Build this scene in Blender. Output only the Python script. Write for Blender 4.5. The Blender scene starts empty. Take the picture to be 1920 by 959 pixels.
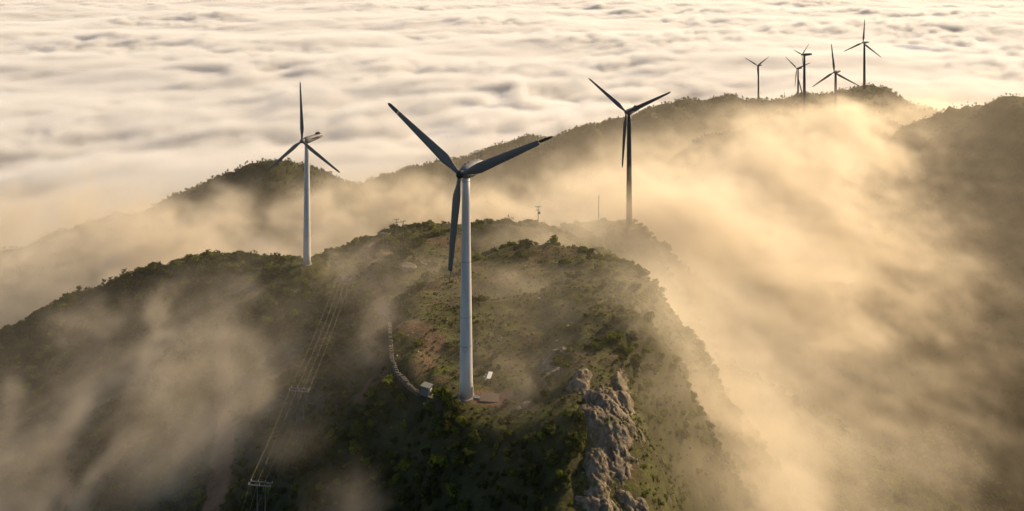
import bpy, bmesh, math, random
import numpy as np
from mathutils import Vector, Matrix, Euler

random.seed(7)
rng = np.random.default_rng(11)
C = bpy.context.scene.collection
SC = bpy.context.scene
RAD = math.radians

# ----------------------------------------------------------------- camera
FPX = 1400.0
VH = -71.0          # level of the horizon, above the top of the frame: a level camera with its lens shifted down


def ray(u, v):
    """direction (dy = 1) seen at a place of the photograph"""
    return (u - 960.0) / FPX, (VH - v) / FPX


def P(u, v, D):
    a, b = ray(u, v)
    return Vector((a * D, D, b * D))


cam_d = bpy.data.cameras.new('camera')
cam_d.sensor_width = 36.0
cam_d.lens = FPX / 1920.0 * 36.0
cam_d.clip_start = 1.0
cam_d.clip_end = 90000.0
cam = bpy.data.objects.new('camera', cam_d)
C.objects.link(cam)
cam.location = (0, 0, 0)
cam.rotation_euler = (RAD(90), 0, 0)
cam_d.shift_y = (VH - 479.5) / 1920.0
SC.camera = cam

# ----------------------------------------------------------------- noise (numpy)
_perm = np.random.default_rng(3).integers(0, 65536, 65536).astype(np.int64)


def _hash(ix, iy, seed):
    h = (ix * 374761393 + iy * 668265263 + seed * 1274126177) & 0xFFFFFFFF
    h = ((h ^ (h >> 13)) * 1274126177) & 0xFFFFFFFF
    return ((h ^ (h >> 16)) & 0xFFFF) / 65535.0


def gnoise(x, y, seed=0):
    x = np.asarray(x, float); y = np.asarray(y, float)
    ix = np.floor(x).astype(np.int64); iy = np.floor(y).astype(np.int64)
    fx = x - ix; fy = y - iy
    ux = fx * fx * fx * (fx * (fx * 6 - 15) + 10)
    uy = fy * fy * fy * (fy * (fy * 6 - 15) + 10)

    def g(jx, jy, dx, dy):
        a = _hash(jx, jy, seed) * 6.28318530718
        return np.cos(a) * dx + np.sin(a) * dy
    n00 = g(ix, iy, fx, fy); n10 = g(ix + 1, iy, fx - 1, fy)
    n01 = g(ix, iy + 1, fx, fy - 1); n11 = g(ix + 1, iy + 1, fx - 1, fy - 1)
    a = n00 + ux * (n10 - n00); b = n01 + ux * (n11 - n01)
    return (a + uy * (b - a)) * 1.5


def fbm(x, y, octv=4, seed=0, gain=0.5, lac=2.03):
    s = 0.0; a = 1.0
    for o in range(octv):
        s = s + a * gnoise(x, y, seed + o * 17)
        x = x * lac; y = y * lac; a *= gain
    return s


def worley(x, y, seed=0):
    """F1, F2 distances and the id of the nearest cell"""
    ix = np.floor(x).astype(np.int64); iy = np.floor(y).astype(np.int64)
    f1 = np.full(x.shape, 9.0); f2 = np.full(x.shape, 9.0); idn = np.zeros(x.shape)
    for a in (-1, 0, 1):
        for b in (-1, 0, 1):
            jx, jy = ix + a, iy + b
            px = jx + _hash(jx, jy, seed + 5); py = jy + _hash(jx, jy, seed + 9)
            d = np.hypot(px - x, py - y)
            near = d < f1
            f2 = np.where(near, f1, np.minimum(f2, d))
            idn = np.where(near, _hash(jx, jy, seed + 31), idn)
            f1 = np.where(near, d, f1)
    return f1, f2, idn


def sstep(a, b, x):
    t = np.clip((x - a) / (b - a), 0, 1)
    return t * t * (3 - 2 * t)


# ----------------------------------------------------------------- terrain height
# ridges: points (x, y, z, half width of the flat crest, slope to the left, slope to the right)
RIDGES = [
    # the near mountain: from the rock spur under the camera back to the saddle
    [(13, 92, -118, 2, .9, 2.2), (15.4, 111, -96.5, 3, .85, 2.7), (16.6, 121, -91, 4, .8, 2.8), (17, 141.9, -88.7, 5, .75, 2.6),
     (8, 160.3, -93.5, 16, .8, 2.4), (5, 185.4, -93.5, 24, .72, 1.8), (5, 218.7, -95.7, 31, .7, 1.6), (0, 258.5, -103.2, 35, .65, 1.6),
     (-4, 289, -115, 34, .6, 1.6), (-6, 314, -126, 26, .7, 1.5), (10, 362, -159.1, 16, .7, .8), (60, 494.9, -223.6, 14, .7, .7)],
    # rocky edge on the right of the plateau
    [(14, 149.5, -89.2, 3, .9, 2.4), (16, 160.5, -88.7, 2.5, .9, 2.4), (25, 183, -86.5, 4, .9, 2.0), (28, 209.2, -89.7, 4, .8, 1.9), (30, 234, -94, 4.5, .8, 1.8),
     (26, 261.1, -105.3, 6, .8, 1.8), (16, 301.9, -121.5, 6, .8, 1.6)],
    # low back of the plateau running to the third turbine
    [(-2, 300, -120, 16, .8, .9), (20, 322, -121.5, 12, .8, 1.5), (47, 341, -119.5, 6, .8, 2.0), (46, 385, -156, 5, .8, 1.8), (50, 470, -218, 8, .7, 1.0)],
    # shoulder falling to the left, with the second turbine on it
    [(0, 306.4, -118.2, 14, .55, .8), (-50, 316.1, -119.3, 11, .55, .85), (-79, 293.5, -118.5, 8, .5, .8), (-115, 309.9, -123.1, 5, .5, .8),
     (-148, 311.8, -128.4, 4, .5, .85), (-172, 306.1, -136.5, 4, .5, .85), (-199, 296.8, -144.6, 4, .55, .85), (-260, 281.9, -172, 6, .6, .8), (-340, 274.2, -231.1, 8, .6, .7)],
    # hill in the middle distance on the left, joined to the long ridge behind
    [(-520, 631, -322.4, 5, .5, .5), (-460, 667.8, -266.5, 6, .5, .6), (-418, 680.5, -249.4, 6, .5, .6), (-365, 686.1, -238.6, 6, .5, .6), (-298, 708.2, -221.4, 6, .5, .6),
     (-262, 713.5, -204.2, 5, .5, .6), (-235, 716.7, -188.5, 3, .5, .7), (-212, 729.1, -201, 5, .5, .6), (-186, 766.9, -230, 10, .5, .6),
     (-155, 816.8, -239.7, 10, .5, .5), (-112, 874.1, -244, 10, .45, .5), (-20, 926.2, -233.2, 10, .45, .5), (90, 966.9, -216, 10, .45, .5),
     (185, 1000.1, -204.2, 12, .45, .5), (270, 1073, -199.9, 14, .45, .5), (345, 1111.3, -203.1, 14, .45, .5), (405, 1071.9, -196.7, 14, .45, .5), (420, 940, -164.4, 12, .45, .5),
     (395, 820.8, -142.4, 10, .45, .6), (420, 758.4, -150.5, 8, .5, .6), (470, 730.4, -177.3, 8, .5, .6)],
    # spur of that ridge that comes towards the viewer
    [(395, 820.6, -141.9, 10, .5, .6), (335, 755.1, -140.8, 10, .5, .6), (270, 699.3, -140.8, 12, .5, .6), (268, 645.5, -146.7, 10, .5, .6), (240, 582.6, -180.6, 8, .5, .6), (200, 516.1, -231.1, 8, .5, .6)],
    # dark hill on the right
    [(320, 690, -222, 5, .6, .6), (364, 631, -161, 4, .6, .6), (384, 599.3, -122, 5, .65, .6), (402, 573.7, -100, 8, .7, .6), (430, 546.4, -88.1, 14, .7, .6), (500, 491.6, -77.4, 16, .7, .5),
     (490, 368.7, -98.9, 16, .72, .5), (440, 227.1, -120.4, 16, .75, .5), (400, 122.1, -139.7, 16, .75, .5)],
]
FLOOR = -355.0
PADS = []  # (x, y, z, r) levelled places, filled below


def H0(x, y):
    x = np.asarray(x, float); y = np.asarray(y, float)
    wx = x + 6 * fbm(x / 60, y / 60, 3, 101); wy = y + 6 * fbm(x / 60 + 9, y / 60 + 4, 3, 131)
    near = sstep(112, 182, y)  # warp less close to the camera
    wx = x + (wx - x) * (.25 + .75 * near); wy = y + (wy - y) * (.25 + .75 * near)
    acc = None
    k = 5.0
    hs = []
    for R in RIDGES:
        best = np.full(x.shape, -1e9)
        for (a, b) in zip(R[:-1], R[1:]):
            ex, ey = b[0] - a[0], b[1] - a[1]
            L2 = ex * ex + ey * ey
            t = np.clip(((wx - a[0]) * ex + (wy - a[1]) * ey) / L2, 0, 1)
            dx, dy = wx - (a[0] + t * ex), wy - (a[1] + t * ey)
            d = np.hypot(dx, dy)
            side = ex * dy - ey * dx  # > 0: left of the walking direction
            w = a[3] + t * (b[3] - a[3])
            sl = np.where(side > 0, a[4] + t * (b[4] - a[4]), a[5] + t * (b[5] - a[5]))
            dd = np.maximum(0, d - w)
            r = 6.0
            h = a[2] + t * (b[2] - a[2]) - sl * (np.sqrt(dd * dd + r * r) - r) - .012 * np.minimum(d, w)
            best = np.maximum(best, h)
        hs.append(best)
    hs.append(np.full(x.shape, FLOOR) + 10 * fbm(x / 200, y / 200, 2, 77))
    m = hs[0]
    for h in hs[1:]:
        m = np.maximum(m, h)
    s = 0
    for h in hs:
        s = s + np.exp((h - m) / k)
    return m + k * np.log(s) - k * .25


def H(x, y):
    h = H0(x, y)
    far = sstep(330, 620, y)
    x = np.asarray(x, float); y = np.asarray(y, float)
    h = h + fbm(x / 38, y / 38, 4, 7) * (2.0 + 5 * far) + fbm(x / 7, y / 7, 3, 57) * .45
    # rilled, gullied flanks
    h = h + far * 5 * fbm(x / 70, y / 140, 3, 91)
    for (px, py, pz, pr) in PADS:
        t = 1 - sstep(pr, pr * 2.2, np.hypot(x - px, y - py))
        h = h * (1 - t) + pz * t
    return h


def Hs(x, y):
    return float(H(np.array([x]), np.array([y]))[0])


def ground(u, v, h=0.0, d0=60, d1=1500):
    """the place where the sight line of the photograph comes down to h metres above the ground"""
    a, b = ray(u, v)
    D = np.concatenate([np.arange(d0, 420, .5), np.arange(420, d1, 2.0)])
    gap = b * D - H(a * D, D) - h
    i = np.argmax(gap < 0)
    if gap[i] >= 0:
        i = len(D) - 1
    lo, hi = D[max(0, i - 1)], D[i]
    for _ in range(14):
        m = .5 * (lo + hi)
        if b * m - Hs(a * m, m) - h < 0: hi = m
        else: lo = m
    return Vector((a * hi, hi, b * hi - h))


# turbines: (hub x, y, z), yaw, first blade angle, blade length, hub height
TURB = [
    dict(hub=P(862, 328, 160), yaw=28, ph=26, R=24.0, hh=48.9),
    dict(hub=P(566, 265, 290), yaw=32, ph=97, R=23.0, hh=48.7),
    dict(hub=P(1174, 211, 338), yaw=40, ph=28, R=25.0, hh=50.0),
    dict(hub=P(1420, 123.5, 1150), yaw=56, ph=38, R=26.0, hh=51.0),
    dict(hub=P(1494, 129, 1075), yaw=62, ph=26, R=26.0, hh=50.0),
    dict(hub=P(1503.5, 103, 702), yaw=78, ph=48, R=15.0, hh=51.0),
    dict(hub=P(1564, 136, 645), yaw=50, ph=98, R=24.5, hh=50.0),
    dict(hub=P(1618, 80.5, 825), yaw=58, ph=88, R=26.0, hh=52.0),
]
for T in TURB:
    y = RAD(T['yaw'])
    T['axis'] = Vector((-math.sin(y), -math.cos(y), 0))
    T['foot'] = T['hub'] - T['axis'] * 2.6
    T['foot'].z = T['hub'].z - T['hh']
    if T['hub'].y > 300:
        T['hh'] = min(66.0, max(48.0, T['hub'].z - Hs(T['foot'].x, T['foot'].y) + .3))
        T['foot'].z = T['hub'].z - T['hh']
for T in TURB:
    PADS.append((T['foot'].x, T['foot'].y, T['foot'].z, 5.0 if T['foot'].y < 400 else 9.0))

# ----------------------------------------------------------------- materials


def new_mat(name):
    m = bpy.data.materials.new(name); m.use_nodes = True
    nt = m.node_tree
    for n in list(nt.nodes): nt.nodes.remove(n)
    return m, nt


def N(nt, t, **kw):
    n = nt.nodes.new(t)
    for k, v in kw.items():
        if k.startswith('i_'):
            n.inputs[k[2:].replace('_', ' ')].default_value = v
        else:
            setattr(n, k, v)
    return n


def simple_mat(name, col, rough=.6, metal=0.0, var=.25, scale=1.2, bump=0.0, bscale=8.0, streak=False, spec=.3):
    """one base colour with soft dirt variation"""
    m, nt = new_mat(name)
    out = N(nt, 'ShaderNodeOutputMaterial'); b = N(nt, 'ShaderNodeBsdfPrincipled')
    b.inputs['Roughness'].default_value = rough; b.inputs['Metallic'].default_value = metal
    b.inputs['Specular IOR Level'].default_value = spec
    tc = N(nt, 'ShaderNodeTexCoord')
    mp = N(nt, 'ShaderNodeMapping')
    mp.inputs['Scale'].default_value = (1, 1, .12) if streak else (1, 1, 1)
    nt.links.new(tc.outputs['Object'], mp.inputs['Vector'])
    no = N(nt, 'ShaderNodeTexNoise'); no.inputs['Scale'].default_value = scale; no.inputs['Detail'].default_value = 6
    nt.links.new(mp.outputs['Vector'], no.inputs['Vector'])
    mx = N(nt, 'ShaderNodeMix', data_type='RGBA')
    mx.inputs['A'].default_value = tuple(c * (1 - var) for c in col) + (1,)
    mx.inputs['B'].default_value = tuple(min(1, c * (1 + var * .6)) for c in col) + (1,)
    nt.links.new(no.outputs['Fac'], mx.inputs['Factor'])
    nt.links.new(mx.outputs['Result'], b.inputs['Base Color'])
    if bump:
        n2 = N(nt, 'ShaderNodeTexNoise'); n2.inputs['Scale'].default_value = bscale; n2.inputs['Detail'].default_value = 8
        nt.links.new(tc.outputs['Object'], n2.inputs['Vector'])
        bp = N(nt, 'ShaderNodeBump'); bp.inputs['Strength'].default_value = bump
        nt.links.new(n2.outputs['Fac'], bp.inputs['Height']); nt.links.new(bp.outputs['Normal'], b.inputs['Normal'])
    nt.links.new(b.outputs['BSDF'], out.inputs['Surface'])
    return m


M = {}
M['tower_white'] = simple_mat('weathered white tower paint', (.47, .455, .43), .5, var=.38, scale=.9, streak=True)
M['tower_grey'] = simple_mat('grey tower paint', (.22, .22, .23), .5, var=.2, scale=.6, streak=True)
M['tower_dark'] = simple_mat('dark tower', (.06, .055, .05), .5, var=.2, scale=.6, streak=True)  # base colour far darker than the pale towers
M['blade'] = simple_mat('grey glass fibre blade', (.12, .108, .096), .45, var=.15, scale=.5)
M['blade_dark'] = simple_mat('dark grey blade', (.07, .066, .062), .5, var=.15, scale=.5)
M['nacelle'] = simple_mat('pale grey nacelle shell', (.20, .19, .18), .5, var=.4, scale=1.5)
M['nacelle_dark'] = simple_mat('dark nacelle shell', (.10, .095, .09), .5, var=.2, scale=1.5)
M['hub'] = simple_mat('black iron hub', (.018, .018, .02), .5, var=.2)
M['black'] = simple_mat('black paint', (.02, .02, .022), .6)
M['steel'] = simple_mat('galvanised steel', (.22, .21, .19), .4, metal=.6)
M['concrete'] = simple_mat('concrete', (.27, .24, .205), .9, var=.3, scale=3, bump=.3)
M['pole'] = simple_mat('pole concrete', (.12, .105, .09), .9, var=.3, scale=2)
M['wire'] = simple_mat('aluminium cable', (.24, .21, .15), .6, metal=.2, var=.1)
M['insulator'] = simple_mat('glazed insulator', (.34, .31, .27), .25)
M['stone_wall'] = simple_mat('dry stone', (.10, .088, .070), .95, var=.4, scale=1.4, bump=.5)
M['white_paint'] = simple_mat('white painted board', (.78, .77, .74), .6, var=.1)
M['cab_wall'] = simple_mat('grey sheet metal', (.085, .10, .115), .5, var=.15)
M['cab_roof'] = simple_mat('pale cabinet roof', (.15, .155, .13), .6, var=.2)
M['plank'] = simple_mat('weathered planks', (.22, .18, .13), .9, var=.4, scale=2)
M['trunk'] = simple_mat('bark', (.07, .052, .038), .95, var=.3, scale=4)


def link(nt, a, b): nt.links.new(a, b)


def rock_mat():
    m, nt = new_mat('weathered grey rock')
    out = N(nt, 'ShaderNodeOutputMaterial'); b = N(nt, 'ShaderNodeBsdfPrincipled'); b.inputs['Roughness'].default_value = .9
    b.inputs['Specular IOR Level'].default_value = .2
    tc = N(nt, 'ShaderNodeTexCoord')
    n1 = N(nt, 'ShaderNodeTexNoise'); n1.inputs['Scale'].default_value = .7; n1.inputs['Detail'].default_value = 8; n1.inputs['Roughness'].default_value = .65
    link(nt, tc.outputs['Object'], n1.inputs['Vector'])
    r = N(nt, 'ShaderNodeValToRGB'); e = r.color_ramp.elements
    e[0].position = .3; e[0].color = (.05, .040, .028, 1); e[1].position = .72; e[1].color = (.32, .26, .18, 1)  # part of the warm sunlit tone is put into these rock colours
    x = r.color_ramp.elements.new(.5); x.color = (.15, .12, .082, 1)
    link(nt, n1.outputs['Fac'], r.inputs['Fac'])
    # lichen and moss patches
    n2 = N(nt, 'ShaderNodeTexNoise'); n2.inputs['Scale'].default_value = .33; n2.inputs['Detail'].default_value = 6
    link(nt, tc.outputs['Object'], n2.inputs['Vector'])
    r2 = N(nt, 'ShaderNodeValToRGB'); r2.color_ramp.elements[0].position = .58; r2.color_ramp.elements[1].position = .66
    link(nt, n2.outputs['Fac'], r2.inputs['Fac'])
    mx = N(nt, 'ShaderNodeMix', data_type='RGBA'); mx.inputs['B'].default_value = (.075, .08, .025, 1)
    link(nt, r2.outputs['Color'], mx.inputs['Factor']); link(nt, r.outputs['Color'], mx.inputs['A'])
    link(nt, mx.outputs['Result'], b.inputs['Base Color'])
    n3 = N(nt, 'ShaderNodeTexNoise'); n3.inputs['Scale'].default_value = 2.2; n3.inputs['Detail'].default_value = 9; n3.inputs['Roughness'].default_value = .7
    link(nt, tc.outputs['Object'], n3.inputs['Vector'])
    bp = N(nt, 'ShaderNodeBump'); bp.inputs['Strength'].default_value = .8; bp.inputs['Distance'].default_value = .5
    link(nt, n3.outputs['Fac'], bp.inputs['Height']); link(nt, bp.outputs['Normal'], b.inputs['Normal'])
    link(nt, b.outputs['BSDF'], out.inputs['Surface'])
    return m


M['rock'] = rock_mat()


def terrain_mat():
    m, nt = new_mat('mountain ground')
    out = N(nt, 'ShaderNodeOutputMaterial'); b = N(nt, 'ShaderNodeBsdfPrincipled'); b.inputs['Roughness'].default_value = .95
    b.inputs['Specular IOR Level'].default_value = .1
    tc = N(nt, 'ShaderNodeTexCoord')

    def noise(s, d=6, r=.6):
        n = N(nt, 'ShaderNodeTexNoise'); n.inputs['Scale'].default_value = s; n.inputs['Detail'].default_value = d; n.inputs['Roughness'].default_value = r
        link(nt, tc.outputs['Object'], n.inputs['Vector']); return n.outputs['Fac']

    def ramp(f, stops):
        r = N(nt, 'ShaderNodeValToRGB'); e = r.color_ramp.elements
        e[0].position, e[0].color = stops[0][0], stops[0][1] + (1,)
        e[1].position, e[1].color = stops[-1][0], stops[-1][1] + (1,)
        for p, c in stops[1:-1]:
            q = e.new(p); q.color = c + (1,)
        link(nt, f, r.inputs['Fac']); return r.outputs['Color']

    def mix(f, a, c):
        x = N(nt, 'ShaderNodeMix', data_type='RGBA')
        link(nt, f, x.inputs['Factor']); link(nt, a, x.inputs['A']); link(nt, c, x.inputs['B']); return x.outputs['Result']

    def attr(n):
        a = N(nt, 'ShaderNodeAttribute', attribute_name=n); return a.outputs['Fac']

    def math_(op, a, c):
        x = N(nt, 'ShaderNodeMath', operation=op); x.use_clamp = True
        for i, q in enumerate((a, c)):
            if isinstance(q, (int, float)): x.inputs[i].default_value = q
            else: link(nt, q, x.inputs[i])
        return x.outputs[0]
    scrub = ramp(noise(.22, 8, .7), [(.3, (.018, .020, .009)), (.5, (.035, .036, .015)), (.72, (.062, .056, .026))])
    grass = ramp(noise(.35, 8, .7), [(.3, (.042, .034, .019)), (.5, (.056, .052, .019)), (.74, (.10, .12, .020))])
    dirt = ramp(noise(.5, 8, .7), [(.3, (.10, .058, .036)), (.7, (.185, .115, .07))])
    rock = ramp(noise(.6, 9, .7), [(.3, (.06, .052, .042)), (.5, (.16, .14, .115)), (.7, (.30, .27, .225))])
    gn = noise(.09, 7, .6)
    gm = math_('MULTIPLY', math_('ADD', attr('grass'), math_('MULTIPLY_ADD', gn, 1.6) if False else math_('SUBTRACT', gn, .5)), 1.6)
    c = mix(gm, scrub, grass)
    dn = noise(.17, 7, .65)
    dm = math_('MULTIPLY', math_('SUBTRACT', math_('ADD', attr('dirt'), math_('MULTIPLY', dn, .6)), .45), 2.2)
    c = mix(dm, c, dirt)
    rm = math_('MULTIPLY', math_('SUBTRACT', math_('ADD', attr('rock'), math_('MULTIPLY', noise(.3, 8, .7), .6)), .55), 4.0)
    c = mix(rm, c, rock)
    link(nt, c, b.inputs['Base Color'])
    bp = N(nt, 'ShaderNodeBump'); bp.inputs['Strength'].default_value = .9; bp.inputs['Distance'].default_value = .8
    link(nt, noise(.9, 9, .72), bp.inputs['Height']); link(nt, bp.outputs['Normal'], b.inputs['Normal'])
    link(nt, b.outputs['BSDF'], out.inputs['Surface'])
    return m


def leaf_mat(name, lo, hi, trans=.35):
    m, nt = new_mat(name)
    out = N(nt, 'ShaderNodeOutputMaterial')
    d = N(nt, 'ShaderNodeBsdfDiffuse'); t = N(nt, 'ShaderNodeBsdfTranslucent')
    at = N(nt, 'ShaderNodeAttribute', attribute_name='tone')
    oi = N(nt, 'ShaderNodeObjectInfo')
    ad = N(nt, 'ShaderNodeMath', operation='MULTIPLY_ADD'); ad.inputs[1].default_value = .35
    link(nt, oi.outputs['Random'], ad.inputs[0]); link(nt, at.outputs['Fac'], ad.inputs[2])
    mx = N(nt, 'ShaderNodeMix', data_type='RGBA')
    mx.inputs['A'].default_value = lo + (1,); mx.inputs['B'].default_value = hi + (1,)
    link(nt, ad.outputs[0], mx.inputs['Factor'])
    link(nt, mx.outputs['Result'], d.inputs['Color']); link(nt, mx.outputs['Result'], t.inputs['Color'])
    ms = N(nt, 'ShaderNodeMixShader'); ms.inputs['Fac'].default_value = trans
    link(nt, d.outputs[0], ms.inputs[1]); link(nt, t.outputs[0], ms.inputs[2]); link(nt, ms.outputs[0], out.inputs['Surface'])
    return m


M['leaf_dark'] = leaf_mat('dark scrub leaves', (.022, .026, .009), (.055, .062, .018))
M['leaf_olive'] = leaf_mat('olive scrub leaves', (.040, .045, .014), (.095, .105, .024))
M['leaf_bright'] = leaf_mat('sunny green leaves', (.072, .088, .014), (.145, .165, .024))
M['needle'] = leaf_mat('pine needles', (.018, .022, .010), (.042, .050, .018), .2)

# ----------------------------------------------------------------- object helpers


def mesh_obj(name, bm_or_mesh, mat=None, parent=None, smooth=False):
    if isinstance(bm_or_mesh, bmesh.types.BMesh):
        me = bpy.data.meshes.new(name); bm_or_mesh.to_mesh(me); bm_or_mesh.free()
    else:
        me = bm_or_mesh
    if smooth:
        me.polygons.foreach_set('use_smooth', [True] * len(me.polygons))
    o = bpy.data.objects.new(name, me); C.objects.link(o)
    if mat is not None: me.materials.append(mat)
    if parent is not None: o.parent = parent
    return o


def np_mesh(name, verts, faces):
    me = bpy.data.meshes.new(name)
    verts = np.asarray(verts, np.float32); faces = np.asarray(faces, np.int32)
    k = faces.shape[1]
    me.vertices.add(len(verts)); me.vertices.foreach_set('co', verts.ravel())
    me.loops.add(faces.size); me.loops.foreach_set('vertex_index', faces.ravel())
    me.polygons.add(len(faces)); me.polygons.foreach_set('loop_start', np.arange(0, faces.size, k, dtype=np.int32))
    me.update(calc_edges=True)
    return me


def fattr(me, name, vals, domain='POINT'):
    a = me.attributes.new(name, 'FLOAT', domain); a.data.foreach_set('value', np.asarray(vals, np.float32).ravel())


def tag(o, label=None, cat=None, group=None, kind=None):
    if label: o['label'] = label
    if cat: o['category'] = cat
    if group: o['group'] = group
    if kind: o['kind'] = kind
    return o


def empty(name, loc, rz=0.0):
    o = bpy.data.objects.new(name, None); C.objects.link(o)
    o.location = loc; o.rotation_euler = (0, 0, rz); o.empty_display_size = .3
    return o


def copy_tree(o, parent=None):
    c = o.copy(); C.objects.link(c); c.parent = parent
    for ch in list(o.children): copy_tree(ch, c)
    return c


def box(bm, cx, cy, cz, sx, sy, sz, rot=None):
    mt = Matrix.Translation((cx, cy, cz))
    if rot is not None: mt = mt @ rot
    r = bmesh.ops.create_cube(bm, size=1.0, matrix=mt @ Matrix.Diagonal((sx, sy, sz, 1)))
    return r['verts']


def tube(bm, a, b, r0, r1=None, seg=8, caps=True):
    a, b = Vector(a), Vector(b); r1 = r0 if r1 is None else r1
    d = b - a; L = d.length
    q = d.to_track_quat('Z', 'Y').to_matrix().to_4x4()
    bmesh.ops.create_cone(bm, cap_ends=caps, segments=seg, radius1=r0, radius2=r1, depth=L, matrix=Matrix.Translation((a + b) / 2) @ q)


def loft(bm, rings, close=True, cap=True):
    vs = [[bm.verts.new(p) for p in r] for r in rings]
    n = len(rings[0])
    for A, B in zip(vs[:-1], vs[1:]):
        for i in range(n if close else n - 1):
            j = (i + 1) % n
            bm.faces.new((A[i], A[j], B[j], B[i]))
    if cap:
        bm.faces.new(list(reversed(vs[0]))); bm.faces.new(vs[-1])
    bmesh.ops.recalc_face_normals(bm, faces=bm.faces)


def grid_obj(name, xs, ys, Z, mat, attrs=None, smooth=True):
    nx, ny = len(xs), len(ys)
    X, Y = np.meshgrid(xs, ys)
    v = np.stack([X.ravel(), Y.ravel(), Z.ravel()], 1)
    i = np.arange(nx * ny).reshape(ny, nx)
    f = np.stack([i[:-1, :-1].ravel(), i[:-1, 1:].ravel(), i[1:, 1:].ravel(), i[1:, :-1].ravel()], 1)
    me = np_mesh(name, v, f)
    for k, a in (attrs or {}).items(): fattr(me, k, a)
    return mesh_obj(name, me, mat, smooth=smooth)


def spaced(lo, hi, step, grow, a, b):
    """fine steps between a and b, growing towards lo and hi"""
    mid = list(np.arange(a, b + .01, step))
    s = step; x = mid[-1]
    while x < hi:
        s *= grow; x += s; mid.append(x)
    s = step; x = mid[0]; pre = []
    while x > lo:
        s *= grow; x -= s; pre.append(x)
    return np.array(pre[::-1] + mid)


# ----------------------------------------------------------------- terrain sheet
def poly_dist(x, y, pts):
    d = np.full(np.shape(x), 1e9)
    for a, b in zip(pts[:-1], pts[1:]):
        ex, ey = b[0] - a[0], b[1] - a[1]
        t = np.clip(((x - a[0]) * ex + (y - a[1]) * ey) / (ex * ex + ey * ey + 1e-9), 0, 1)
        d = np.minimum(d, np.hypot(x - a[0] - t * ex, y - a[1] - t * ey))
    return d


def gp(*uv): return [tuple(ground(u, v)[:2]) for u, v in uv]


TRACKS = [  # bare earth: (centre line, half width, strength)
    (gp((412, 640), (424, 760), (418, 850), (400, 955)), 2.6, 1.3),
    (gp((112, 820), (120, 955)), 2.0, 1.2),
    (gp((690, 640), (715, 700), (680, 740)), 2.2, .42),
    (gp((700, 455), (690, 510), (712, 570), (730, 600)), 1.6, .8),
    (gp((860, 460), (800, 452), (740, 470), (700, 500)), 3.0, .5),
    (gp((900, 745), (940, 748)), 2.5, .8),
    (gp((760, 610), (820, 640), (790, 690)), 3.0, .45),
    (gp((1496, 186), (1502, 200), (1508, 212)), 2.5, 1.2),
    (gp((1514, 201), (1522, 197), (1530, 200)), 2.0, 1.2),
]


NOTCH = ground(1135, 738)


def masks(x, y):
    e = 1.0
    hx = (H0(x + e, y) - H0(x - e, y)) / (2 * e); hy = (H0(x, y + e) - H0(x, y - e)) / (2 * e)
    sl = np.hypot(hx, hy)
    near = 1 - sstep(350, 430, y)
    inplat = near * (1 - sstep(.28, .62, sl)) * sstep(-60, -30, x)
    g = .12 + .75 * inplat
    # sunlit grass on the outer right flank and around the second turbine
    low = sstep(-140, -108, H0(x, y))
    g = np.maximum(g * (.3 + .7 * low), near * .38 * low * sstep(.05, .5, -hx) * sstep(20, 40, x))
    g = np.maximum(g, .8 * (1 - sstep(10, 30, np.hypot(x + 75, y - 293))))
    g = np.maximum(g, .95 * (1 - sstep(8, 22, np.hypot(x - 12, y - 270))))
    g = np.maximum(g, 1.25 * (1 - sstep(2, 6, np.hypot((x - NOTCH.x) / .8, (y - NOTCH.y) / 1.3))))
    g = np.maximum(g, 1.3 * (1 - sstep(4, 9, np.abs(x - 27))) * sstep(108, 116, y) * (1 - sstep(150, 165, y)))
    rk = near * sstep(1.6, 2.4, sl) * .22
    rk = np.maximum(rk, .22 * (1 - sstep(3, 9, np.hypot(x - 8, y - 150))))
    dr = np.zeros(np.shape(x))
    for pts, w, s in TRACKS:
        dr = np.maximum(dr, s * (1 - sstep(w * .6, w * 1.5, poly_dist(x, y, pts))))
    dr = np.maximum(dr, .3 * inplat * sstep(.0, .5, fbm(x / 17, y / 17, 3, 201)))
    return g, dr, rk


xs = spaced(-1500, 1700, 1.0, 1.02, -90, 62)
ys = spaced(35, 1900, 1.0, 1.012, 98, 255)
X, Y = np.meshgrid(xs, ys)
Z = H(X, Y)
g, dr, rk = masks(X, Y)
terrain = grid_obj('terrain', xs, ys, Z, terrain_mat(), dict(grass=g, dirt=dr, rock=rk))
tag(terrain, 'scrub covered mountain ridge, valleys and distant hills under the fog', 'terrain', kind='structure')

# ----------------------------------------------------------------- wind turbines


def airfoil(chord, thick, n=14):
    pts = []
    for i in range(n):
        a = 2 * math.pi * i / n
        cx = math.cos(a); sy = math.sin(a)
        x = (cx * .5 + .12) * chord
        t = thick * (1 - .55 * max(0, cx)) if sy >= 0 else thick * (1 - .55 * max(0, cx)) * .8
        pts.append((x, sy * t * .5))
    return pts


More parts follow.
